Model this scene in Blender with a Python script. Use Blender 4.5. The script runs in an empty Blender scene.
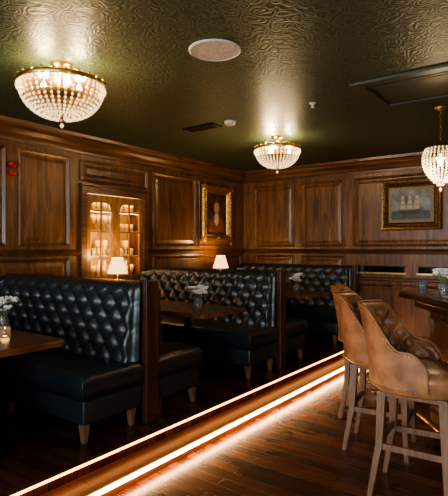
import bpy, math, random
from mathutils import Vector, Matrix
random.seed(7)
sc = bpy.context.scene
try:
    sc.view_settings.view_transform = 'AgX'
    sc.view_settings.look = 'AgX - Medium High Contrast'
except Exception as ex: print(ex)
CZ = 1.45          # camera height
XW, YB, ZC = -4.5, 6.7, 2.7
PZ = 0.18          # platform height
PX = -2.40         # platform edge

# ------------------------------------------------------------------ materials
def newmat(name):
    m = bpy.data.materials.new(name); m.use_nodes = True
    nt = m.node_tree; b = nt.nodes["Principled BSDF"]
    return m, nt, b
def plain(name, col, rough=0.5, metal=0.0, emis=None, es=0.0, bump=0.0, bscale=60, spec=None, coat=0, var=(0.8, 1.15)):
    m, nt, b = newmat(name)
    b.inputs["Roughness"].default_value = rough
    b.inputs["Metallic"].default_value = metal
    if spec is not None: b.inputs["Specular IOR Level"].default_value = spec
    if coat: b.inputs["Coat Weight"].default_value = coat
    tc = nt.nodes.new("ShaderNodeTexCoord"); n = nt.nodes.new("ShaderNodeTexNoise")
    n.inputs["Scale"].default_value = bscale; n.inputs["Detail"].default_value = 4
    nt.links.new(tc.outputs["Object"], n.inputs["Vector"])
    cr = nt.nodes.new("ShaderNodeValToRGB"); cr.color_ramp.elements[0].position = .35; cr.color_ramp.elements[1].position = .65
    cr.color_ramp.elements[0].color = (*[c*var[0] for c in col], 1); cr.color_ramp.elements[1].color = (*[min(1, c*var[1]) for c in col], 1)
    nt.links.new(n.outputs["Fac"], cr.inputs[0]); nt.links.new(cr.outputs[0], b.inputs["Base Color"])
    if bump:
        bp = nt.nodes.new("ShaderNodeBump"); bp.inputs["Strength"].default_value = bump; bp.inputs["Distance"].default_value = 0.01
        nt.links.new(n.outputs["Fac"], bp.inputs["Height"]); nt.links.new(bp.outputs[0], b.inputs["Normal"])
    if emis:
        b.inputs["Emission Color"].default_value = (*emis, 1); b.inputs["Emission Strength"].default_value = es
    return m
def wood(name, c1, c2, scale, rough=0.4, gs=1.0, bump=0.15):
    m, nt, b = newmat(name)
    tc = nt.nodes.new("ShaderNodeTexCoord"); mp = nt.nodes.new("ShaderNodeMapping")
    mp.inputs["Scale"].default_value = scale
    n = nt.nodes.new("ShaderNodeTexNoise"); n.inputs["Scale"].default_value = gs; n.inputs["Detail"].default_value = 8
    n.inputs["Roughness"].default_value = 0.68; n.inputs["Distortion"].default_value = 1.0
    n2 = nt.nodes.new("ShaderNodeTexNoise"); n2.inputs["Scale"].default_value = 1.9; n2.inputs["Detail"].default_value = 3
    cr = nt.nodes.new("ShaderNodeValToRGB")
    cr.color_ramp.elements[0].position = 0.36; cr.color_ramp.elements[1].position = 0.64
    cr.color_ramp.elements[0].color = (*c1, 1); cr.color_ramp.elements[1].color = (*c2, 1)
    nt.links.new(tc.outputs["Object"], mp.inputs["Vector"]); nt.links.new(mp.outputs[0], n.inputs["Vector"])
    nt.links.new(tc.outputs["Object"], n2.inputs["Vector"])
    nt.links.new(n.outputs["Fac"], cr.inputs[0])
    mx = nt.nodes.new("ShaderNodeMixRGB"); mx.blend_type = 'MULTIPLY'; mx.inputs[0].default_value = 0.6
    cr2 = nt.nodes.new("ShaderNodeValToRGB"); cr2.color_ramp.elements[0].position = 0.3; cr2.color_ramp.elements[1].position = 0.7
    cr2.color_ramp.elements[0].color = (0.5, 0.5, 0.5, 1); cr2.color_ramp.elements[1].color = (1, 1, 1, 1)
    nt.links.new(n2.outputs["Fac"], cr2.inputs[0])
    nt.links.new(cr.outputs[0], mx.inputs[1]); nt.links.new(cr2.outputs[0], mx.inputs[2])
    nt.links.new(mx.outputs[0], b.inputs["Base Color"])
    b.inputs["Roughness"].default_value = rough
    bp = nt.nodes.new("ShaderNodeBump"); bp.inputs["Strength"].default_value = bump; bp.inputs["Distance"].default_value = 0.004
    nt.links.new(n.outputs["Fac"], bp.inputs["Height"]); nt.links.new(bp.outputs[0], b.inputs["Normal"])
    return m
def planks(name, c1, c2, rot, rough):
    m, nt, b = newmat(name)
    tc = nt.nodes.new("ShaderNodeTexCoord"); mp = nt.nodes.new("ShaderNodeMapping")
    mp.inputs["Rotation"].default_value = (0, 0, rot)
    br = nt.nodes.new("ShaderNodeTexBrick"); br.inputs["Scale"].default_value = 1.0
    br.inputs["Brick Width"].default_value = 0.9; br.inputs["Row Height"].default_value = 0.095
    br.inputs["Mortar Size"].default_value = 0.003; br.inputs["Color1"].default_value = (*c1, 1); br.inputs["Color2"].default_value = (*c2, 1)
    br.inputs["Mortar"].default_value = (0.004, 0.002, 0.001, 1); br.offset = 0.37
    nt.links.new(tc.outputs["Object"], mp.inputs[0]); nt.links.new(mp.outputs[0], br.inputs["Vector"])
    mp2 = nt.nodes.new("ShaderNodeMapping"); mp2.inputs["Scale"].default_value = (2.5, 40, 1)
    nt.links.new(mp.outputs[0], mp2.inputs[0])
    n = nt.nodes.new("ShaderNodeTexNoise"); n.inputs["Scale"].default_value = 1; n.inputs["Detail"].default_value = 6; n.inputs["Distortion"].default_value = 0.6
    nt.links.new(mp2.outputs[0], n.inputs["Vector"])
    cr = nt.nodes.new("ShaderNodeValToRGB"); cr.color_ramp.elements[0].position = 0.3; cr.color_ramp.elements[1].position = 0.7
    cr.color_ramp.elements[0].color = (0.7, 0.67, 0.65, 1); cr.color_ramp.elements[1].color = (1.15, 1.15, 1.15, 1)
    nt.links.new(n.outputs["Fac"], cr.inputs[0])
    mx = nt.nodes.new("ShaderNodeMixRGB"); mx.blend_type = 'MULTIPLY'; mx.inputs[0].default_value = 1
    nt.links.new(br.outputs["Color"], mx.inputs[1]); nt.links.new(cr.outputs[0], mx.inputs[2])
    nt.links.new(mx.outputs[0], b.inputs["Base Color"]); b.inputs["Roughness"].default_value = rough
    bp = nt.nodes.new("ShaderNodeBump"); bp.inputs["Strength"].default_value = 0.2; bp.inputs["Distance"].default_value = 0.002
    ad = nt.nodes.new("ShaderNodeMath"); ad.operation = 'SUBTRACT'
    ml = nt.nodes.new("ShaderNodeMath"); ml.operation = 'MULTIPLY'; ml.inputs[1].default_value = .5
    nt.links.new(n.outputs["Fac"], ml.inputs[0]); nt.links.new(ml.outputs[0], ad.inputs[0]); nt.links.new(br.outputs["Fac"], ad.inputs[1])
    nt.links.new(ad.outputs[0], bp.inputs["Height"]); nt.links.new(bp.outputs[0], b.inputs["Normal"])
    return m
def ceiling_mat():
    m, nt, b = newmat("embossed_ceiling_paper")
    tc = nt.nodes.new("ShaderNodeTexCoord")
    nz = nt.nodes.new("ShaderNodeTexNoise"); nz.inputs["Scale"].default_value = 7; nz.inputs["Detail"].default_value = 1
    nt.links.new(tc.outputs["Object"], nz.inputs["Vector"])
    mx = nt.nodes.new("ShaderNodeMixRGB"); mx.inputs[0].default_value = 0.10
    nt.links.new(tc.outputs["Object"], mx.inputs[1]); nt.links.new(nz.outputs["Color"], mx.inputs[2])
    vo = nt.nodes.new("ShaderNodeTexVoronoi"); vo.inputs["Scale"].default_value = 12
    nt.links.new(mx.outputs[0], vo.inputs["Vector"])
    ml = nt.nodes.new("ShaderNodeMath"); ml.operation = 'MULTIPLY'; ml.inputs[1].default_value = 26
    nt.links.new(vo.outputs["Distance"], ml.inputs[0])
    sn = nt.nodes.new("ShaderNodeMath"); sn.operation = 'SINE'; nt.links.new(ml.outputs[0], sn.inputs[0])
    cr = nt.nodes.new("ShaderNodeValToRGB"); cr.color_ramp.elements[0].position = 0.1; cr.color_ramp.elements[1].position = 0.75
    cr.color_ramp.elements[0].color = (0.034, 0.056, 0.034, 1); cr.color_ramp.elements[1].color = (0.078, 0.104, 0.056, 1)
    nt.links.new(sn.outputs[0], cr.inputs[0]); nt.links.new(cr.outputs[0], b.inputs["Base Color"])
    b.inputs["Metallic"].default_value = 0.2; b.inputs["Roughness"].default_value = 0.46
    b.inputs["Specular IOR Level"].default_value = 0.4
    bp = nt.nodes.new("ShaderNodeBump"); bp.inputs["Strength"].default_value = 0.26; bp.inputs["Distance"].default_value = 0.003
    nt.links.new(sn.outputs[0], bp.inputs["Height"]); nt.links.new(bp.outputs[0], b.inputs["Normal"])
    return m
def crystal_mat():
    m, nt, b = newmat("crystal")
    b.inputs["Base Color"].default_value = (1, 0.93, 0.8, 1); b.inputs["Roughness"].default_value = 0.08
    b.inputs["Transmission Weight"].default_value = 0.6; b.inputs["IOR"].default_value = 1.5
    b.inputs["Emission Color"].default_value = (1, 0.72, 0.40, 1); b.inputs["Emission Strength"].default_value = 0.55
    return m
M = {}
M['wall'] = wood("oak_panelling", (0.060, 0.024, 0.009), (0.25, 0.108, 0.036), (16, 16, 1.5), 0.36, bump=.2)
M['walld'] = wood("oak_trim_dark", (0.04, 0.016, 0.006), (0.12, 0.050, 0.019), (10, 10, 2.0), 0.33)
M['rail'] = wood("oak_rail", (0.055, 0.022, 0.009), (0.17, 0.073, 0.026), (1.5, 1.5, 18), 0.33)
M['floor'] = planks("floor_planks", (0.040, 0.012, 0.006), (0.19, 0.062, 0.026), 0.0, 0.26)
M['plat'] = planks("platform_planks", (0.04, 0.014, 0.007), (0.13, 0.045, 0.02), 0.0, 0.25)
M['tread'] = planks("tread_planks", (0.10, 0.038, 0.015), (0.20, 0.08, 0.032), math.pi/2, 0.3)
M['ceil'] = ceiling_mat()
M['leather'] = plain("bottle_green_leather", (0.020, 0.029, 0.029), 0.30, bump=0.3, bscale=30, spec=0.7)
M['tan'] = plain("tan_leather", (0.38, 0.175, 0.078), 0.36, bump=0.2, bscale=9, var=(.55, 1.2))
M['table'] = wood("table_mahogany", (0.10, 0.036, 0.014), (0.28, 0.11, 0.042), (14, 2.5, 2), 0.2)
M['leg'] = wood("leg_oak", (0.16, 0.08, 0.035), (0.32, 0.18, 0.09), (20, 20, 3), 0.45)
M['sleg'] = wood("stool_oak", (0.15, 0.08, 0.045), (0.30, 0.175, 0.095), (24, 24, 3), 0.45)
M['gold'] = plain("antique_brass", (0.60, 0.39, 0.14), 0.3, 1.0)
M['iron'] = plain("black_iron", (0.015, 0.013, 0.012), 0.4, 0.6)
M['crystal'] = crystal_mat()
M['bulb'] = plain("bulb", (1, 0.9, 0.7), 0.5, emis=(1, 0.72, 0.38), es=40)
M['led'] = plain("led_strip", (1, 0.9, 0.8), 0.5, emis=(1, 0.54, 0.25), es=52)
M['led2'] = plain("led_strip_soft", (1, 0.9, 0.8), 0.5, emis=(1, 0.36, 0.10), es=10)
M['shelfled'] = plain("shelf_light", (1, 0.9, 0.8), 0.5, emis=(1, 0.62, 0.27), es=24)
M['shade'] = plain("lamp_shade_linen", (0.9, 0.70, 0.42), 0.8, emis=(1, 0.58, 0.24), es=2.6)
M['white'] = plain("white_plastic", (0.6, 0.53, 0.47), 0.5)
M['black'] = plain("black_plastic", (0.012, 0.014, 0.013), 0.35)
M['slot'] = plain("smoked_mirror", (0.10, 0.09, 0.08), 0.08, 0.9)
M['red'] = plain("alarm_red", (0.32, 0.02, 0.015), 0.35)
M['cream'] = plain("cabinet_cream", (0.58, 0.38, 0.17), 0.5)
M['door'] = wood("cabinet_door_oak", (0.16, 0.075, 0.025), (0.36, 0.18, 0.065), (16, 16, 2), 0.35)
M['amber'] = plain("amber_glassware", (0.95, 0.70, 0.36), 0.12, 0.15, spec=.8)
M['glass'] = plain("clear_glass", (0.95, 0.95, 0.95), 0.05); M['glass'].node_tree.nodes["Principled BSDF"].inputs["Transmission Weight"].default_value = 0.9
M['petal'] = plain("petals", (0.9, 0.88, 0.84), 0.6)
M['leaf'] = plain("leaves", (0.10, 0.20, 0.06), 0.55)
M['candle'] = plain("candle_glow", (0.9, 0.8, 0.6), 0.5, emis=(1, 0.55, 0.2), es=6)
M['bartop'] = wood("bar_top_walnut", (0.03, 0.014, 0.007), (0.10, 0.045, 0.02), (14, 2, 2), 0.16)

# ------------------------------------------------------------------ builders
def link(o, parent=None):
    sc.collection.objects.link(o)
    if parent: o.parent = parent
    return o
def empty(name, loc=(0, 0, 0), rz=0):
    e = bpy.data.objects.new(name, None); e.empty_display_size = 0.1
    e.location = loc; e.rotation_euler = (0, 0, rz); sc.collection.objects.link(e); return e
class MB:
    def __init__(s): s.v = []; s.f = []; s.m = []; s.mats = []
    def mi(s, mat):
        if mat not in s.mats: s.mats.append(mat)
        return s.mats.index(mat)
    def add(s, vs, fs, mat):
        o = len(s.v); s.v += [tuple(v) for v in vs]; i = s.mi(mat)
        for f in fs: s.f.append(tuple(o+k for k in f)); s.m.append(i)
    def box(s, x0, x1, y0, y1, z0, z1, mat):
        s.add([(x0,y0,z0),(x1,y0,z0),(x1,y1,z0),(x0,y1,z0),(x0,y0,z1),(x1,y0,z1),(x1,y1,z1),(x0,y1,z1)],
              [(0,3,2,1),(4,5,6,7),(0,1,5,4),(1,2,6,5),(2,3,7,6),(3,0,4,7)], mat)
    def lathe(s, prof, c, mat, seg=20):
        vs = []; fs = []
        for r, z in prof:
            for k in range(seg):
                a = 2*math.pi*k/seg; vs.append((c[0]+r*math.cos(a), c[1]+r*math.sin(a), c[2]+z))
        n = len(prof)
        for i in range(n-1):
            for k in range(seg):
                k2 = (k+1) % seg; fs.append((i*seg+k, i*seg+k2, (i+1)*seg+k2, (i+1)*seg+k))
        if prof[0][0] > 1e-4: fs.append(tuple(range(seg))[::-1])
        if prof[-1][0] > 1e-4: fs.append(tuple((n-1)*seg+k for k in range(seg)))
        s.add(vs, fs, mat)
    def octa(s, c, r, h, mat, rot=0):
        x, y, z = c; vs = [(x, y, z+h)]
        for k in range(5):
            a = rot+2*math.pi*k/5; vs.append((x+r*math.cos(a), y+r*math.sin(a), z))
        vs.append((x, y, z-h)); fs = []
        for k in range(5): fs += [(0, 1+k, 1+(k+1) % 5), (6, 1+(k+1) % 5, 1+k)]
        s.add(vs, fs, mat)
    def beam(s, p, q, w0, w1, mat, d0=None, d1=None):
        p, q = Vector(p), Vector(q); d0 = d0 or w0; d1 = d1 or w1
        vs = []
        for c, w, d in ((p, w0, d0), (q, w1, d1)):
            for sx, sy in ((-1,-1),(1,-1),(1,1),(-1,1)): vs.append(c+Vector((sx*w/2, sy*d/2, 0)))
        s.add(vs, [(0,3,2,1),(4,5,6,7),(0,1,5,4),(1,2,6,5),(2,3,7,6),(3,0,4,7)], mat)
    def tube(s, pts, r, mat, seg=8):
        pts = [Vector(p) for p in pts]; vs = []; fs = []
        for i, p in enumerate(pts):
            t = (pts[min(i+1, len(pts)-1)]-pts[max(i-1, 0)]).normalized()
            u = t.cross(Vector((0, 0, 1)));
            if u.length < 0.05: u = t.cross(Vector((1, 0, 0)))
            u.normalize(); w = t.cross(u)
            for k in range(seg):
                a = 2*math.pi*k/seg; vs.append(p+u*r*math.cos(a)+w*r*math.sin(a))
        for i in range(len(pts)-1):
            for k in range(seg):
                k2 = (k+1) % seg; fs.append((i*seg+k, i*seg+k2, (i+1)*seg+k2, (i+1)*seg+k))
        fs.append(tuple(range(seg))[::-1]); fs.append(tuple((len(pts)-1)*seg+k for k in range(seg)))
        s.add(vs, fs, mat)
    def obj(s, name, parent=None, smooth=False, bevel=0, seg=2):
        me = bpy.data.meshes.new(name); me.from_pydata(s.v, [], s.f); 
        for m in s.mats: me.materials.append(m)
        me.polygons.foreach_set("material_index", s.m)
        if smooth: me.polygons.foreach_set("use_smooth", [True]*len(me.polygons))
        me.update(); o = bpy.data.objects.new(name, me); link(o, parent)
        if bevel:
            b = o.modifiers.new("b", 'BEVEL'); b.width = bevel; b.segments = seg; b.limit_method = 'ANGLE'
            if seg > 2: me.polygons.foreach_set("use_smooth", [True]*len(me.polygons)); b.harden_normals = False
        return o
def box(name, x0, x1, y0, y1, z0, z1, mat, parent=None, bevel=0, seg=2):
    m = MB(); m.box(x0, x1, y0, y1, z0, z1, mat); return m.obj(name, parent, False, bevel, seg)

# ------------------------------------------------------------------ room shell
YF, XR = -2.6, 2.6
SX = PX+0.19
box("floor", SX, XR, YF, YB, -0.1, 0, M['floor'])
box("floor_platform", XW, PX, YF, YB, -0.1, PZ, M['plat'])
box("ceiling", XW-0.3, XR+0.1, YF-0.1, YB+0.1, ZC, ZC+0.1, M['ceil'])
# step between platform and main floor with two LED runs
box("floor_tread", PX, SX, YF, YB, -0.1, 0.085, M['tread'])
box("trim_5", PX, PX+0.012, YF, YB, PZ-0.018, PZ, M['walld'])
box("trim_6", SX, SX+0.008, YF, YB, 0.072, 0.085, M['tread'])
box("led_strip_light", PX+0.001, PX+0.013, YF+0.03, YB-0.03, PZ-0.034, PZ-0.019, M['led2'])
box("led_strip_light", SX+0.001, SX+0.016, YF+0.03, YB-0.03, 0.050, 0.071, M['led'])

def panel(mb, fr, a0, a1, z0, z1, mat, rings=None):
    rings = rings or [(0,0),(0,.018),(.012,.026),(.026,.012),(.034,.002),(.052,.002),(.088,.015)]
    vs = []; fs = []
    for ins, n in rings:
        for a, z in ((a0+ins, z0+ins), (a1-ins, z0+ins), (a1-ins, z1-ins), (a0+ins, z1-ins)): vs.append(fr(a, z, n))
    for i in range(len(rings)-1):
        for k in range(4): fs.append((i*4+k, i*4+(k+1) % 4, (i+1)*4+(k+1) % 4, (i+1)*4+k))
    L = (len(rings)-1)*4; fs.append((L, L+1, L+2, L+3)); mb.add(vs, fs, mat)
def fbox(mb, fr, a0, a1, z0, z1, n0, n1, mat):
    c = [fr(a, z, n) for n in (n0, n1) for a, z in ((a0, z0), (a1, z0), (a1, z1), (a0, z1))]
    mb.add(c, [(0,1,2,3),(7,6,5,4),(0,4,5,1),(1,5,6,2),(2,6,7,3),(3,7,4,0)], mat)
def sweep(mb, fr, a0, a1, prof, mat):
    vs = [fr(a, z, n) for a in (a0, a1) for n, z in prof]; k = len(prof)
    mb.add(vs, [(i, i+1, k+i+1, k+i) for i in range(k-1)] + [tuple(range(k)), tuple(range(k, 2*k))[::-1]], mat)
CORN = [(0,2.50),(.018,2.50),(.022,2.53),(.035,2.54),(.05,2.575),(.085,2.61),(.10,2.645),(.125,2.66),(.13,2.695),(0,2.695)]
RAILP = [(0,1.365),(.018,1.37),(.022,1.385),(.04,1.39),(.045,1.405),(.025,1.415),(.015,1.43),(0,1.435)]
RAIL2 = [(0,0.995),(.015,1.0),(.028,1.01),(.028,1.03),(.012,1.04),(0,1.045)]
fl = lambda a, z, n: (XW+n, a, z)
fb = lambda a, z, n: (a, YB-n, z)
frr = lambda a, z, n: (XR-n, a, z)
ff = lambda a, z, n: (a, YF+n, z)
NY0, NY1, NZ0, NZ1 = 3.50, 4.38, 1.06, 2.07
# left wall with recessed cabinet opening
w = MB()
w.box(XW-.3, XW, YF-.1, NY0, 0, ZC, M['wall']); w.box(XW-.3, XW, NY1, YB+.1, 0, ZC, M['wall'])
w.box(XW-.3, XW, NY0, NY1, 0, NZ0, M['wall']); w.box(XW-.3, XW, NY0, NY1, NZ1, ZC, M['wall'])
w.box(XW-.3, XW-.27, NY0, NY1, NZ0, NZ1, M['cream'])
for a0, a1 in ((-1.9,-1.05),(-.95,-.1),(0,.8),(.9,1.7),(1.8,2.55),(2.68,3.28),(4.56,5.44),(5.50,6.34)):
    panel(w, fl, a0, a1, 1.47, 2.44, M['wall'])
panel(w, fl, 3.42, 4.46, 2.20, 2.44, M['wall'])
for a0, a1 in ((-1.9,-.1),(0,1.7),(1.8,3.28),(3.4,4.46),(4.56,6.6)):
    panel(w, fl, a0, a1, 0.36, 0.96, M['wall'])
for a0, a1 in ((-1.9,-.1),(0,1.7),(1.8,3.28),(4.56,6.6)): panel(w, fl, a0, a1, 1.07, 1.34, M['wall'])
w.obj("wall_left")
t = MB(); sweep(t, fl, YF, YB, CORN, M['rail']); t.obj("trim_1")
t = MB()
for a0, a1 in ((YF, NY0-.08), (NY1+.08, YB)): sweep(t, fl, a0, a1, RAILP, M['rail']); 
sweep(t, fl, YF, YB, RAIL2, M['rail']); t.obj("trim_2")
box("baseboard_left", XW, XW+.022, YF, YB-.03, PZ, PZ+.14, M['rail'])
# back wall
w = MB(); w.box(XW-.3, XR+.1, YB, YB+.1, 0, ZC, M['wall'])
BP = ((-4.28,-3.56),(-3.43,-2.75),(-2.62,-1.05),(-.92,-.22),(-.1,.6),(.72,1.42),(1.54,2.4))
for a0, a1 in BP:
    panel(w, fb, a0, a1, 1.47, 2.44, M['wall']); panel(w, fb, a0, a1, 0.2, 0.95, M['wall'])
for a0, a1 in ((-4.28,-3.56),(-3.43,-2.75),(-.92,-.22),(-.1,.6),(.72,1.42)): panel(w, fb, a0, a1, 1.07, 1.34, M['wall'])
w.obj("wall_back")
t = MB(); sweep(t, fb, XW, XR, CORN, M['rail']); t.obj("trim_3")
t = MB(); sweep(t, fb, XW, XR, RAILP, M['rail']); sweep(t, fb, XW, XR, RAIL2, M['rail']); t.obj("trim_4")
box("baseboard_back", PX+.2, XR, YB-.022, YB, 0, .15, M['rail'])
# smoked mirror slots
for i, (a0, a1) in enumerate(((-2.56,-1.9),(-1.72,-1.06))):
    e = MB(); fbox(e, fb, a0, a1, 1.115, 1.20, .001, .012, M['slot'])
    fbox(e, fb, a0-.02, a1+.02, 1.20, 1.222, .001, .03, M['rail']); fbox(e, fb, a0-.02, a1+.02, 1.093, 1.115, .001, .03, M['gold'])
    e.obj("mirror_slot")
# right + front walls
w = MB(); w.box(XR, XR+.1, YF-.1, YB, 0, ZC, M['wall'])
for k in range(9): panel(w, frr, YF+.1+k*1.02, YF+1.0+k*1.02, 1.47, 2.44, M['wall']); panel(w, frr, YF+.1+k*1.02, YF+1.0+k*1.02, .2, .95, M['wall'])
sweep(w, frr, YF, YB, RAILP, M['rail']); w.obj("wall_right")
w = MB(); WX = [(-3.6,-2.2),(-1.4,0.0),(0.8,2.2)]; WZ0, WZ1 = .9, 2.3
w.box(XW, XR, YF-.1, YF, 0, WZ0, M['wall']); w.box(XW, XR, YF-.1, YF, WZ1, ZC, M['wall'])
xs = [XW]+[x for p in WX for x in p]+[XR]
for k in range(0, len(xs), 2): w.box(xs[k], xs[k+1], YF-.1, YF, WZ0, WZ1, M['wall'])
w.obj("wall_front")
for i, (a0, a1) in enumerate(WX):
    e = MB()
    for q0, q1 in ((a0, a0+.05), (a1-.05, a1), ((a0+a1)/2-.025, (a0+a1)/2+.025)): e.box(q0, q1, YF-.08, YF-.03, WZ0, WZ1, M['rail'])
    for q0, q1 in ((WZ0, WZ0+.05), (WZ1-.05, WZ1), (1.75, 1.79)): e.box(a0, a1, YF-.079, YF-.031, q0, q1, M['rail'])
    e.obj("window_%d" % (i+1))
    L = bpy.data.lights.new("window_daylight", 'AREA'); L.shape = 'RECTANGLE'; L.size = a1-a0; L.size_y = WZ1-WZ0
    L.energy = 125; L.color = (0.80, 0.90, 1.0); o = bpy.data.objects.new("window_daylight", L); link(o)
    o.location = ((a0+a1)/2, YF-.12, (WZ0+WZ1)/2)
    o.rotation_euler = Vector((0, 1, 0)).to_track_quat('-Z', 'Y').to_euler()

# ------------------------------------------------------------------ wall cabinet
c = empty("display_cabinet")
m = MB()
for a0, a1 in ((NY0-.08, NY0), (NY1, NY1+.08)): fbox(m, fl, a0, a1, NZ0-.06, NZ1+.08, .001, .035, M['rail'])
fbox(m, fl, NY0, NY1, NZ1, NZ1+.08, .001, .035, M['rail']); fbox(m, fl, NY0, NY1, NZ0-.06, NZ0, .001, .045, M['rail'])
fbox(m, fl, NY0-.1, NY1+.1, NZ1+.08, NZ1+.105, .001, .055, M['rail'])
m.obj("surround", c, bevel=.004)
m = MB(); mid = (NY0+NY1)/2; g = MB()
for a0, a1 in ((NY0+.005, mid-.004), (mid+.004, NY1-.005)):
    for q0, q1 in ((a0, a0+.055), (a1-.055, a1)): fbox(m, fl, q0, q1, NZ0+.005, NZ1-.005, -.02, .012, M['door'])
    fbox(m, fl, a0+.055, a1-.055, NZ0+.005, NZ0+.06, -.02, .012, M['door']); fbox(m, fl, a0+.055, a1-.055, NZ1-.09, NZ1-.005, -.02, .012, M['door'])
    am = (a0+a1)/2; fbox(m, fl, am-.008, am+.008, NZ0+.06, NZ1-.09, -.012, .006, M['door'])
    for z in (1.34, 1.64, 1.88): fbox(m, fl, a0+.055, a1-.055, z-.008, z+.008, -.012, .006, M['door'])
    for sgn, ac in ((1, a0+.055), (-1, a1-.055)):
        pts = [fl(ac, NZ1-.09, .0)]+[fl(ac+sgn*.10*(1-math.cos(k*math.pi/12)) , NZ1-.19+.10*math.sin(k*math.pi/12), .0) for k in range(7)]
        m.add(pts, [tuple(range(len(pts)))], M['door'])
m.obj("door_frames", c)
m = MB()
for z in (1.36, 1.66, 1.90): fbox(m, fl, NY0+.002, NY1-.002, z-.012, z, -.265, -.03, M['cream'])
m.obj("shelves", c)
m = MB()
for z in (1.342, 1.642, 1.882, NZ1-.012): fbox(m, fl, NY0+.02, NY1-.02, z-.008, z+.004, -.06, -.04, M['shelfled'])
m.obj("shelf_lights", c)
m = MB()
tumbler = [(.0,0),(.026,.0),(.032,.085),(.029,.085),(.024,.01),(0,.01)]
goblet = [(.0,0),(.03,.0),(.006,.012),(.005,.07),(.03,.10),(.036,.14),(.028,.18),(.025,.18),(.03,.14),(0,.09)]
bottle = [(.0,0),(.036,.0),(.036,.13),(.03,.16),(.012,.18),(.012,.235),(.0,.235)]
for z, kinds in ((NZ0+.001, (goblet, bottle)), (1.361, (tumbler, goblet)), (1.661, (goblet, tumbler)), (1.901, (tumbler,))):
    for r, n in ((-.20, 0), (-.11, .04)):
        y = NY0+.07+n
        while y < NY1-.06:
            pf = random.choice(kinds)
            m.lathe(pf, (XW+r, y, z), M['amber'], 12)
            y += .085
m.obj("glassware", c, True)

# ------------------------------------------------------------------ booths
BX0, BX1 = XW+.06, -2.55
def tuft(name, x0, x1, yb, s, z0, z1, parent):
    step = .0125; nx = int((x1-x0)/step); H = z1-z0; nz = 46
    vs = []; fs = []; w_, h_ = .158, .19
    for j in range(nz+1):
        v = j/nz
        for i in range(nx+1):
            x = x0+(x1-x0)*i/nx; z = z0+H*v
            a = (x/w_+z/h_); b = (x/w_-z/h_)
            pf = (abs(math.sin(math.pi*a))*abs(math.sin(math.pi*b)))**.38
            ed = min(1, (x-x0)/.06, (x1-x)/.06); ev = min(1, max(0, (z1-z-.02)/.07), (z-z0)/.05+.001)
            k = max(0, ed)*max(0, ev)
            d = .135-.075*v + .042*(pf*k+.75*(1-k))
            e1 = min(1, (x-x0)/.035, (x1-x)/.035); e1 = math.sqrt(max(0, 1-(1-e1)**2))
            q = max(0, (v-.90)/.10); e2 = math.sqrt(max(0, 1-q*q))
            d *= (0.25+.75*e1)*e2
            wq = max(0, 1-(x-x0)/.22); d += .10*wq**2*e2; z -= .03*wq**2*v
            vs.append((x, yb+s*d, z))
    for j in range(nz):
        for i in range(nx):
            k = j*(nx+1)+i; q = (k, k+1, k+nx+2, k+nx+1); fs.append(q if s < 0 else q[::-1])
    for i in (0, nx):
        o = len(vs)
        for j in range(nz+1): vs.append((vs[i][0], yb, z0+H*j/nz))
        for j in range(nz):
            q = (j*(nx+1)+i, (j+1)*(nx+1)+i, o+j+1, o+j); fs.append(q)
    m = MB(); m.add(vs, fs, M['leather']); m.obj(name, parent, True)
    bm = MB()
    for A in range(-80, 40):
        for B in range(-80, 40):
            x = w_*(A+B)/2; z = h_*(A-B)/2
            if x0+.05 < x < x1-.05 and z0+.12 < z < z1-.07:
                v = (z-z0)/H; d = .135-.075*v+.006+.10*max(0, 1-(x-x0)/.22)**2
                c0 = Vector((x, yb+s*d, z))
                bm.add([c0+Vector((0, s*.008, 0))]+[c0+Vector((.011*math.cos(t*math.pi/4), 0, .011*math.sin(t*math.pi/4))) for t in range(8)],
                       [(0, 1+t, 1+(t+1) % 8) for t in range(8)], M['leather'])
    bm.obj(name+"_buttons", parent, True)
    nm = MB()
    for k in range(22):
        v = .25+.7*k/21; z = z0+H*v; d = (.135-.075*v+.03)*.25
        nm.octa((x1+.0, yb+s*(d+.004), z), .005, .005, M['gold'])
    nm.obj(name+"_nails", parent)
def cushion(name, x0, x1, y0, y1, z0, z1, parent, r=.05):
    nx, ny = 40, 14; vs = []; fs = []
    def prof(t, L):
        e = min(t, L-t); return math.sqrt(max(0, 1-(1-min(1, e/r))**2))
    XX = [x0+q for q in (0, .004, .014, .03, r)]+[x0+r+(x1-x0-2*r)*k/nx for k in range(1, nx)]+[x1-q for q in (r, .03, .014, .004, 0)]
    YY = [y0+q for q in (0, .004, .014, .03, r)]+[y0+r+(y1-y0-2*r)*k/ny for k in range(1, ny)]+[y1-q for q in (r, .03, .014, .004, 0)]
    for sgn in (1, -1):
        for y in YY:
            for x in XX:
                p = min(prof(x-x0, x1-x0), 1)*min(prof(y-y0, y1-y0), 1)
                cr = .016*max(0, math.sin(math.pi*(x-x0)/(x1-x0)))**.5*math.sin(math.pi*(y-y0)/(y1-y0)) if sgn > 0 else 0
                z = (z1-r + r*p + cr + .003*math.sin(x*23+y*9)) if sgn > 0 else z0
                vs.append((x, y, z))
    W = len(XX); Hn = len(YY); off = W*Hn
    for j in range(Hn-1):
        for i in range(W-1):
            k = j*W+i; fs.append((k, k+1, k+W+1, k+W)); fs.append((off+k, off+k+W, off+k+W+1, off+k+1))
    for i in range(W-1):
        fs.append((i, off+i, off+i+1, i+1)); k = (Hn-1)*W+i; fs.append((k, k+1, off+k+1, off+k))
    for j in range(Hn-1):
        k = j*W; fs.append((k, k+W, off+k+W, off+k)); k = j*W+W-1; fs.append((k, off+k, off+k+W, k+W))
    m = MB(); m.add(vs, fs, M['leather']); m.obj(name, parent, True)
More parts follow.
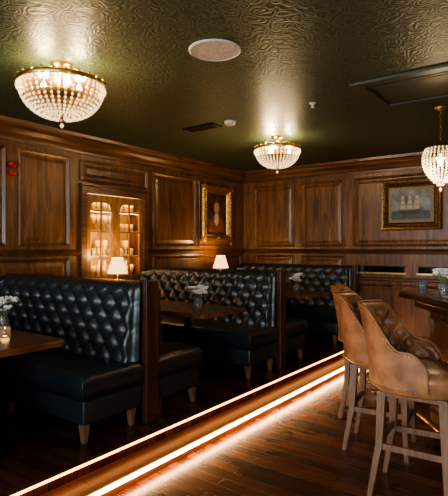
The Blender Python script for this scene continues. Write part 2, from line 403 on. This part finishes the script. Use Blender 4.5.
def bench(yc, sides, top=1.20):
    e = empty("booth_bench")
    T = .05
    box("partition", BX0, BX1-.02, yc-T, yc+T, PZ+.1, top-.02, M['leather'], e, .01, 2)
    box("end_panel", BX1-.02, BX1+.03, yc-T-.012, yc+T+.012, PZ, top+.01, M['walld'], e, .006, 2)
    box("top_cap", BX0, BX1-.021, yc-T+.01, yc+T-.01, top-.02, top+.004, M['walld'], e, .006, 2)
    for s in sides:
        nm = "front" if s < 0 else "rear"
        tuft("tufted_back_"+nm, BX0, BX1-.025, yc+s*T, s, PZ+.42, top+.005, e)
        ya, yb_ = sorted((yc+s*(T+.02), yc+s*(T+.56)))
        cushion("seat_"+nm, BX0, BX1+.01, ya, yb_, PZ+.29, PZ+.455, e)
        ya2, yb2 = sorted((yc+s*(T+.02), yc+s*(T+.535)))
        box("apron_"+nm, BX0, BX1-.008, ya2, yb2, PZ+.125, PZ+.289, M['leather'], e, .018, 3)
        m = MB()
        for x in (BX0+.1, (BX0+BX1)/2, BX1-.06):
            for q in (T+.08, T+.49):
                m.beam((x+.012, yc+s*(q+.01), PZ), (x, yc+s*q, PZ+.125), .032, .055, M['leg'])
        m.obj("legs_"+nm, e, bevel=.003)
    return e
bench(.55, (-1, 1)); bench(2.56, (-1, 1)); bench(4.50, (-1, 1)); bench(6.58, (-1,))

# ------------------------------------------------------------------ booth tables
TZ = .885
def rrect(x0, x1, y0, y1, r, n=6):
    pts = []
    for cx, cy, a0 in ((x1-r, y0+r, -90), (x1-r, y1-r, 0), (x0+r, y1-r, 90), (x0+r, y0+r, 180)):
        for k in range(n+1):
            a = math.radians(a0+90*k/n); pts.append((cx+r*math.cos(a), cy+r*math.sin(a)))
    return pts
def table(yc, x1=-2.56, hw=.33):
    e = empty("booth_table"); m = MB(); P = rrect(XW+.03, x1, yc-hw, yc+hw, .05); n = len(P)
    vs = [(x, y, TZ-.04) for x, y in P]+[(x, y, TZ) for x, y in P]
    m.add(vs, [tuple(range(n))[::-1], tuple(range(n, 2*n))]+[(i, (i+1) % n, n+(i+1) % n, n+i) for i in range(n)], M['table'])
    m.obj("table_top", e, bevel=.008)
    m = MB()
    for x in (x1-.45, XW+.45):
        m.lathe([(.20,0),(.20,.012),(.06,.03),(.035,.06),(.032,.60),(.06,.63),(.12,.648),(.12,.664)], (x, yc, PZ+.001), M['iron'], 20)
    m.obj("pedestals", e, True, )
for yc in (1.53, 3.53, 5.50): table(yc)

def flowers(x, y, z, sc_=1.0, n=18):
    e = empty("flower_vase"); m = MB()
    m.lathe([(0,0),(.032*sc_,0),(.036*sc_,.02),(.036*sc_,.06*sc_),(.026*sc_,.08*sc_),(.028*sc_,.09*sc_),(.023*sc_,.088*sc_),(.022*sc_,.08*sc_),(.032*sc_,.058*sc_),(.03*sc_,.008),(0,.008)], (x, y, z+.001), M['glass'], 18)
    m.obj("glass_jar", e, True)
    m = MB(); b = MB()
    for k in range(n):
        a = random.uniform(0, 6.28); r = random.uniform(.01, .07)*sc_; h = random.uniform(.12, .19)*sc_
        q = Vector((x+r*math.cos(a), y+r*math.sin(a), z+h)); m.tube([(x+.006*math.cos(a), y+.006*math.sin(a), z+.02), (x+r*.3*math.cos(a), y+r*.3*math.sin(a), z+.09*sc_), q], .0015, M['leaf'], 5)
        for p in range(6):
            pa = p*math.pi/3; t = q+Vector((.015*sc_*math.cos(pa), .015*sc_*math.sin(pa), .004)); b.octa(t, .013*sc_, .012*sc_, M['petal'], pa)
        b.octa(q+Vector((0, 0, .01)), .007, .008, M['gold'])
        a2 = a+1
        d = Vector((math.cos(a2), math.sin(a2), .3))*.045*sc_; sd = Vector((-math.sin(a2), math.cos(a2), 0))*.014*sc_; q2 = q-Vector((0, 0, .035))
        m.add([q2, q2+d*.5+sd, q2+d, q2+d*.5-sd], [(0, 1, 2, 3)], M['leaf'])
    m.obj("stems", e); b.obj("blossoms", e)
flowers(-2.86, 3.50, TZ, 1.15); flowers(-2.87, 5.46, TZ, 1.25); flowers(-3.17, 1.78, TZ, 1.15, 18)
def candle(x, y, z):
    e = empty("candle_holder"); m = MB(); m.lathe([(0,0),(.034,0),(.038,.06),(.035,.06),(.031,.006),(0,.006)], (x, y, z+.001), M['glass'], 16); m.obj("glass", e, True)
    m = MB(); m.lathe([(0,.008),(.026,.008),(.026,.035),(0,.036)], (x, y, z), M['candle'], 14); m.octa((x, y, z+.05), .005, .012, M['bulb']); m.obj("wax", e)
candle(-2.95, 1.67, TZ)

# table lamps
def tlamp(x, y):
    e = empty("table_lamp"); z = TZ
    m = MB(); m.lathe([(.065,0),(.065,.012),(.02,.03),(.014,.07),(.026,.12),(.03,.16),(.012,.20),(.007,.24),(.007,.36),(0,.36)], (x, y, z+.001), M['gold'], 20); m.obj("base", e, True)
    m = MB(); m.lathe([(.115,.275),(.06,.455),(.058,.455),(.113,.275)], (x, y, z), M['shade'], 28)
    m.f = [f for f in m.f if len(f) == 4]; m.m = m.m[:len(m.f)]; m.obj("shade", e, True)
    m = MB(); m.lathe([(0,.36),(.02,.375),(.025,.395),(.015,.42),(0,.425)], (x, y, z), M['bulb'], 12); m.obj("bulb", e, True)
    L = bpy.data.lights.new("lamp_light", 'POINT'); L.energy = 16; L.color = (1, .58, .22); L.shadow_soft_size = .03
    o = bpy.data.objects.new("lamp_light", L); link(o, e); o.location = (x, y, z+.46)
tlamp(-4.25, 3.75); tlamp(-4.22, 5.68)

# ------------------------------------------------------------------ chandeliers
def chandelier(x, y, R=.28, D=.23, energy=88, ztop=2.565):
    e = empty("crystal_chandelier"); m = MB()
    m.lathe([(.075,0),(.075,-.012),(.05,-.03),(.018,-.05),(.014,-.08),(.03,-.095),(.012,-.11),(.012,-.17),(0,-.17)], (x, y, ZC), M['gold'], 24)
    m.lathe([(R+.006,.012),(R+.014,.010),(R+.010,0),(R+.014,-.012),(R+.006,-.018),(R-.004,-.016),(R-.004,.010)], (x, y, ztop), M['gold'], 48)
    for q in (.9, .62): m.lathe([(R*q,-D*(1-q*q)**.5+.004),(R*q+.004,-D*(1-q*q)**.5),(R*q,-D*(1-q*q)**.5-.004)], (x, y, ztop), M['gold'], 40)
    for k in range(24):
        a = k*math.pi/12; m.octa((x+(R+.010)*math.cos(a), y+(R+.010)*math.sin(a), ztop+.018), .010, .012, M['gold'], a)
    for k in range(6):
        a = k*math.pi/3; m.tube([(x+.012*math.cos(a), y+.012*math.sin(a), ZC-.07), (x+R*.5*math.cos(a), y+R*.5*math.sin(a), ZC-.06), (x+R*math.cos(a), y+R*math.sin(a), ztop+.005)], .003, M['gold'], 6)
    m.lathe([(0,-.04),(.012,-.03),(.02,-.015),(.008,0),(0,0)], (x, y, ztop-D), M['gold'], 12)
    m.obj("frame", e, True)
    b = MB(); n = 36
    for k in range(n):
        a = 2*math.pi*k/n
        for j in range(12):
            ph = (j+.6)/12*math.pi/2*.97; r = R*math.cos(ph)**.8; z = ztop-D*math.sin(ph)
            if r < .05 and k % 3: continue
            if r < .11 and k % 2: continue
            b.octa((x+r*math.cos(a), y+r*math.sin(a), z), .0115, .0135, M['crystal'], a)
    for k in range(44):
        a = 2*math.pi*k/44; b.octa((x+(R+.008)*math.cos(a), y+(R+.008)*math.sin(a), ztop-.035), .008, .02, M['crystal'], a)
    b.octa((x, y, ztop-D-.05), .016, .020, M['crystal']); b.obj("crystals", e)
    g = MB()
    for k in range(3):
        a = k*math.pi*2/3+.4; px, py = x+.13*math.cos(a), y+.13*math.sin(a)
        g.lathe([(0,-.03),(.016,-.02),(.02,0),(.012,.02),(0,.035)], (px, py, ztop-.04), M['bulb'], 10)
        L = bpy.data.lights.new("chandelier_light", 'POINT'); L.energy = energy/3; L.color = (1, .72, .40); L.shadow_soft_size = .04
        o = bpy.data.objects.new("chandelier_light", L); link(o, e); o.location = (px, py, ztop+.01)
    g.obj("bulbs", e, True)
chandelier(-2.85, 2.02, .28); chandelier(-2.75, 4.77, .25, .21)
chandelier(-2.8, -.75, .28); chandelier(1.2, .6, .28); chandelier(1.1, 4.6, .25)  # unseen extra chandeliers, added out of view to light the ceiling
def pendant(x, y):
    e = empty("crystal_pendant"); m = MB(); zt = 2.34
    m.lathe([(.05,0),(.05,-.01),(.015,-.03),(0,-.03)], (x, y, ZC), M['gold'], 20)
    for k in range(10):
        z = ZC-.04-k*.031; rr = []
        for q in range(9):
            a = q*math.pi/4; u, v = .009*math.cos(a), .018*math.sin(a)
            rr.append((x+(u if k % 2 else 0), y+(0 if k % 2 else u), z+v))
        m.tube(rr, .0022, M['gold'], 5)
    m.lathe([(0,.06),(.02,.05),(.06,.02),(.085,0),(.08,-.01),(0,.03)], (x, y, zt), M['gold'], 24)
    m.lathe([(.148,-.095),(.152,-.10),(.148,-.105)], (x, y, zt), M['gold'], 32)
    m.obj("frame", e, True); b = MB()
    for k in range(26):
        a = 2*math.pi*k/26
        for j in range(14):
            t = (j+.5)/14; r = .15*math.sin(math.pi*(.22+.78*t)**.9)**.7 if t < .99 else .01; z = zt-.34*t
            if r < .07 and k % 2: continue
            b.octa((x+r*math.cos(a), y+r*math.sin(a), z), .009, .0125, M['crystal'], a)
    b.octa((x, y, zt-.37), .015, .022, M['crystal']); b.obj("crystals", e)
    g = MB(); g.lathe([(0,-.16),(.02,-.14),(.025,-.11),(.012,-.07),(0,-.05)], (x, y, zt), M['bulb'], 12); g.obj("bulb", e, True)
    L = bpy.data.lights.new("pendant_light", 'POINT'); L.energy = 30; L.color = (1, .72, .42); L.shadow_soft_size = .05
    o = bpy.data.objects.new("pendant_light", L); link(o, e); o.location = (x, y, zt-.17)
pendant(-1.0, 4.62)

# ------------------------------------------------------------------ ceiling fittings
m = MB(); m.lathe([(.165,0),(.165,-.006),(.155,-.012),(.15,-.008),(0,-.008)], (-1.86, 2.44, ZC-.0005), M['white'], 48); m.obj("ceiling_speaker", None, False)
m = MB(); m.lathe([(.055,0),(.055,-.02),(.045,-.04),(.02,-.045),(0,-.045)], (-2.78, 3.89, ZC-.0005), M['white'], 28); m.obj("smoke_detector", None, True)
m = MB(); m.lathe([(.03,0),(.03,-.006),(.01,-.012),(.01,-.035),(.02,-.038),(0,-.042)], (-1.86, 3.83, ZC-.0005), M['white'], 20); m.obj("sprinkler_head", None, True)
def vent(name, x0, x1, y0, y1, fr, n, axis, mat):
    m = MB(); z1 = ZC-.0005; z0 = z1-.015
    m.box(x0, x1, y0, y0+fr, z0, z1, mat); m.box(x0, x1, y1-fr, y1, z0, z1, mat)
    m.box(x0, x0+fr, y0+fr, y1-fr, z0, z1, mat); m.box(x1-fr, x1, y0+fr, y1-fr, z0, z1, mat)
    m.box(x0+fr, x1-fr, y0+fr, y1-fr, z1-.003, z1, M['black'])
    for k in range(n):
        if axis == 'x': y = y0+fr+(y1-y0-2*fr)*(k+.5)/n; m.box(x0+fr, x1-fr, y-.004, y+.004, z0, z1-.003, mat)
        else: x = x0+fr+(x1-x0-2*fr)*(k+.5)/n; m.box(x-.004, x+.004, y0+fr, y1-fr, z0, z1-.003, mat)
    m.obj(name)
vent("air_vent", -3.35, -2.95, 3.85, 4.0, .02, 5, 'x', M['iron'])
m = MB(); acm = plain("vent_dark_green", (.045, .056, .034), .45)
z1 = ZC-.0005
for a, b_, zz in ((0, .09, .02), (.13, .17, .012)):
    x0, x1, y0, y1 = -1.42+a, -.55-a, 3.55+a, 4.33-a; fr = b_-a
    m.box(x0, x1, y0, y0+fr, z1-zz, z1, acm); m.box(x0, x1, y1-fr, y1, z1-zz, z1, acm)
    m.box(x0, x0+fr, y0+fr, y1-fr, z1-zz, z1, acm); m.box(x1-fr, x1, y0+fr, y1-fr, z1-zz, z1, acm)
m.box(-1.33, -.64, 3.64, 4.24, z1-.004, z1, M['black'])
m.box(-1.25, -.72, 3.72, 4.16, z1-.016, z1-.004, acm)
m.obj("ceiling_air_conditioner")

# alarm sounder
e = empty("fire_alarm"); m = MB()
fbox(m, fl, 2.585, 2.635, 2.16, 2.21, .001, .045, M['red']); m.obj("call_point", e, bevel=.006)
m = MB(); vs = []
for n_, r in ((.0005,.036),(.04,.036),(.055,.025),(.06,0.0)): 
    for k in range(20):
        a = k*math.pi/10; vs.append((XW+n_, 2.61+r*math.cos(a), 2.27+r*math.sin(a)))
m.add(vs, [(i*20+k, i*20+(k+1) % 20, (i+1)*20+(k+1) % 20, (i+1)*20+k) for i in range(3) for k in range(20)], M['red']); m.obj("sounder", e, True)

# ------------------------------------------------------------------ paintings
def flat(mb, fr, pts, n, mat): mb.add([fr(a, z, n) for a, z in pts], [tuple(range(len(pts)))], mat)
FR = [(0,0),(0,.03),(.012,.05),(.035,.045),(.055,.028),(.075,.038),(.09,.02),(.098,.012)]
sky = plain("paint_sky", (.15, .18, .17), .5, bscale=6, var=(.4, 1.4)); sea = plain("paint_sea", (.03, .055, .06), .5, bscale=20, var=(.5, 1.4))
sail = plain("paint_sail", (.36, .30, .20), .5); hull = plain("paint_hull", (.02, .014, .01), .5); mat_ = plain("mount_board", (.22, .165, .095), .7)
frmd = plain("frame_dark_gilt", (.16, .088, .03), .35, .7, bscale=40, var=(.3, 1.4))
e = empty("ship_painting"); o0 = .028
fq = lambda a, z, n: fb(a, z, n+o0)
m = MB(); panel(m, fq, -2.20, -1.42, 1.69, 2.36, frmd, FR); m.obj("frame", e)
m = MB(); flat(m, fq, [(-2.10,1.79),(-1.52,1.79),(-1.52,2.26),(-2.10,2.26)], .015, mat_)
flat(m, fq, [(-2.06,1.83),(-1.56,1.83),(-1.56,2.22),(-2.06,2.22)], .017, sky)
flat(m, fq, [(-2.06,1.83),(-1.56,1.83),(-1.56,1.94),(-2.06,1.95)], .018, sea)
flat(m, fq, [(-1.96,1.95),(-1.93,1.90),(-1.72,1.90),(-1.67,1.96)], .019, hull)
for mx_ in (-1.91, -1.82, -1.73):
    flat(m, fq, [(mx_-.003,1.94),(mx_+.003,1.94),(mx_+.003,2.16),(mx_-.003,2.16)], .0195, hull)
    for k in range(3):
        w_ = .036-.008*k; z = 1.97+.062*k; flat(m, fq, [(mx_-w_, z), (mx_+w_, z), (mx_+w_*.8, z+.052), (mx_-w_*.8, z+.052)], .02, sail)
m.obj("canvas", e)
e = empty("portrait_painting")
fp = lambda a, z, n: fl(a, z, n+o0)
orn = plain("ornate_gilt", (.55, .33, .10), .32, .9, bscale=45, var=(.35, 1.3), bump=.8)
m = MB(); panel(m, fp, 5.53, 6.25, 1.56, 2.38, orn, [(0,0),(0,.03),(.012,.06),(.04,.055),(.07,.030),(.09,.042),(.105,.02),(.11,.012)])
for cy, cz in ((5.53,1.56),(6.25,1.56),(5.53,2.38),(6.25,2.38),(5.89,2.38),(5.89,1.56)):
    for k in range(7):
        a = k*math.pi*2/7; m.octa(fp(cy+.03*math.cos(a)+(.03 if cy < 5.8 else -.03 if cy > 6 else 0), cz+.03*math.sin(a)+(.03 if cz < 2 else -.03), .052), .02, .02, orn)
m.obj("frame", e)
dk = plain("paint_umber", (.05, .025, .01), .4, bscale=8, var=(.3, 1.8)); skin = plain("paint_skin", (.42, .25, .14), .5); coat_ = plain("paint_coat", (.13, .05, .025), .5); lace = plain("paint_lace", (.42, .36, .28), .5)
m = MB(); flat(m, fp, [(5.63,1.66),(6.15,1.66),(6.15,2.28),(5.63,2.28)], .015, dk)
def P_(pts): return [(a-.04, z) for a, z in pts]
flat(m, fp, P_([(5.74,1.67),(6.12,1.67),(6.10,1.86),(6.02,1.95),(5.84,1.95),(5.76,1.86)]), .017, coat_)
flat(m, fp, P_([(5.89,1.98),(5.97,1.98),(5.99,1.85),(5.93,1.78),(5.87,1.85)]), .018, lace)
flat(m, fp, [(5.89+.085*math.cos(t*.4), 2.08+.11*math.sin(t*.4)) for t in range(16)], .0185, coat_)
flat(m, fp, [(5.89+.06*math.cos(t*.4), 2.06+.08*math.sin(t*.4)) for t in range(16)], .0195, skin)
m.obj("canvas", e)

# ------------------------------------------------------------------ bar (oblique to the room)
yaw = math.atan2(356, 486)
F = Vector((-math.sin(yaw), math.cos(yaw), 0)); R_ = Vector((math.cos(yaw), math.sin(yaw), 0))
bar = empty("bar_counter", (0, 0, 0), yaw)   # local x = across, local y = along
box("counter_top", 1.40, 2.05, .9, 3.90, 1.055, 1.105, M['bartop'], bar, .012, 3)
m = MB(); m.box(1.62, 2.0, .95, 3.82, .10, 1.055, M['wall']); m.box(1.65, 1.98, .97, 3.80, 0, .10, M['walld'])
fb1 = lambda a, z, n: (1.62-n, a, z)
for k in range(5): panel(m, fb1, .98+k*.57, 1.50+k*.57, .18, .92, M['wall'])
fb2 = lambda a, z, n: (a, 3.82+n, z); panel(m, fb2, 1.66, 1.96, .18, .92, M['wall'])
m.box(1.50, 1.619, .95, 3.82, .99, 1.054, M['walld'])
m.obj("bar_body", bar)
m = MB(); m.tube([(1.50, 1.0, .17), (1.50, 3.75, .17)], .016, M['gold'], 10)
for y in (1.3, 2.4, 3.5): m.tube([(1.50, y, .17), (1.619, y, .17)], .01, M['gold'], 8)
m.obj("foot_rail", bar)
P = F*3.50+R_*1.58; flowers(P.x, P.y, 1.106, 1.0)
P = F*3.72+R_*1.52
m = MB(); m.lathe([(0,0),(.03,0),(.035,.10),(.032,.10),(.027,.008),(0,.008)], (P.x, P.y, 1.106), M['glass'], 18); m.obj("drinking_glass", None, True)

# ------------------------------------------------------------------ bar stools
def stool(d, lat, ang):
    P = F*d+R_*lat; e = empty("bar_stool", (P.x, P.y, 0), ang)
    SZ = .735
    m = MB(); N = 36
    def se(r, k):
        a = 2*math.pi*k/N; c_, s_ = math.cos(a), math.sin(a); p = 2.8
        q = (abs(c_)**p+abs(s_)**p)**(-1/p); return (.01+r*q*c_*1.04, r*q*s_)
    prof = [(.215,-.115),(.228,-.10),(.228,-.05),(.236,-.035),(.236,-.01),(.22,.012),(.18,.026),(.10,.034),(.0,.036)]
    vs = []; fs = []
    for r, z in prof:
        for k in range(N): x, y = se(r, k); vs.append((x, y, SZ+z))
    for i in range(len(prof)-1):
        for k in range(N): fs.append((i*N+k, i*N+(k+1) % N, (i+1)*N+(k+1) % N, (i+1)*N+k))
    fs.append(tuple(range(N))[::-1]); m.add(vs, fs, M['tan']); m.obj("seat", e, True)
    # curved winged back, tufted inside: tall in the middle, sweeping down to low arms
    nT, nS = 110, 44; A = math.radians(108); T = .038
    def topz(u):
        t = min(1, max(0, (u-.34)/.46)); sm = t*t*(3-2*t)
        return .372 - .02*u*u - .225*sm - .09*max(0, (u-.85)/.15)**2
    def surf(u, v, inner):
        th = u*A; au = abs(u); H = topz(au); z = SZ-.09+(H+.09)*v
        hz = max(0, z-SZ)
        rr = .240+.30*hz**1.5*(1-.5*au)
        cx, cy = -math.cos(th), math.sin(th)
        x = cx*rr*1.03-.02; y = cy*rr*1.02
        if au > .8: x = x+(au-.8)*.25
        if inner:
            off = T*(.9 if v < .93 else .9*math.sqrt(max(0, 1-((v-.93)/.07)**2)))
            aa = th*.26/.11+z/.13; bb = th*.26/.11-z/.13
            pf = (abs(math.sin(math.pi*aa))*abs(math.sin(math.pi*bb)))**.4
            off += .036*(pf-.5)*min(1, max(0, (1-v-.05)/.1))*min(1, (1-au)/.1)
            x -= cx*off; y -= cy*off
        else:
            off = .006*math.sin(min(1, v)*math.pi); x += cx*off; y += cy*off
        return (x, y, z)
    vs = []; fs = []
    for inner in (0, 1):
        for j in range(nS+1):
            for i in range(nT+1): vs.append(surf(-1+2*i/nT, j/nS, inner))
    W = nT+1; O = W*(nS+1)
    for j in range(nS):
        for i in range(nT):
            k = j*W+i; fs.append((k, k+1, k+W+1, k+W)); fs.append((O+k, O+k+W, O+k+W+1, O+k+1))
        for i in (0, nT): k = j*W+i; fs.append((k, k+W, O+k+W, O+k))
    for i in range(nT):
        k = nS*W+i; fs.append((k, k+1, O+k+1, O+k)); fs.append((i, O+i, O+i+1, i+1))
    m = MB(); m.add(vs, fs, M['tan']); m.obj("tufted_backrest", e, True)
    m = MB(); m.tube([Vector(surf(-1+2*i/60, 1, 0))+Vector((0, 0, .003)) for i in range(61)], .006, M['tan'], 6)
    for i in range(64):
        u = -1+2*i/63; p = surf(u, .0, 0); m.octa((p[0]*1.02, p[1]*1.02, p[2]+.012), .006, .006, M['gold'])
        p = surf(u, .95, 0); m.octa((p[0]*1.01, p[1]*1.01, p[2]), .006, .006, M['gold'])
    m.tube([(se(.231, k)[0], se(.231, k)[1], SZ-.045) for k in range(N+1)], .004, M['tan'], 6)
    m.obj("piping", e, True)
    m = MB(); top = SZ-.115
    L = [(.17,-.16),(.17,.16),(-.16,-.15),(-.16,.15)]; B = [(.20,-.20),(.20,.20),(-.225,-.18),(-.225,.18)]
    for (a, b_), (c_, d_) in zip(L, B):
        if a > 0: m.beam((c_, d_, 0), (a, b_, top), .030, .048, M['sleg'])
        else:
            mx_, my = (a+c_)/2+.02, (b_+d_)/2
            m.beam((c_, d_, 0), (mx_, my, top*.5), .030, .040, M['sleg']); m.beam((mx_, my, top*.5), (a, b_, top), .040, .050, M['sleg'])
    def at(i, z):
        (a, b_), (c_, d_) = L[i], B[i]; t = z/top
        return Vector((c_+(a-c_)*t+(.02*math.sin(math.pi*t) if a < 0 else 0), d_+(b_-d_)*t, z))
    for i, j, z in ((0,1,.24),(2,3,.33),(0,2,.30),(1,3,.30)):
        p, q = at(i, z), at(j, z); s = Vector((0, 0, .018)); dr = (q-p).normalized(); n_ = dr.cross(Vector((0, 0, 1)))*.010
        m.add([p-s-n_, p-s+n_, p+s+n_, p+s-n_, q-s-n_, q-s+n_, q+s+n_, q+s-n_], [(0,1,2,3),(7,6,5,4),(0,4,5,1),(1,5,6,2),(2,6,7,3),(3,7,4,0)], M['sleg'])
    m.box(-.17, .18, -.17, .17, top-.03, top, M['sleg'])
    m.obj("legs", e, bevel=.003)
stool(2.88, 1.14, math.radians(4)); stool(3.55, 1.15, math.radians(8)); stool(4.22, 1.27, math.radians(12))

# ------------------------------------------------------------------ world & camera
wd = bpy.data.worlds.new("World"); sc.world = wd; wd.use_nodes = True
wd.node_tree.nodes["Background"].inputs[0].default_value = (.45, .6, .8, 1); wd.node_tree.nodes["Background"].inputs[1].default_value = .3
cam = bpy.data.cameras.new("Camera"); co = bpy.data.objects.new("Camera", cam); link(co)
cam.sensor_fit = 'HORIZONTAL'; cam.sensor_width = 36; cam.lens = 36*486/448; cam.clip_start = .05
co.location = (0, 0, CZ); co.rotation_euler = (math.radians(90), 0, yaw)
sc.camera = co
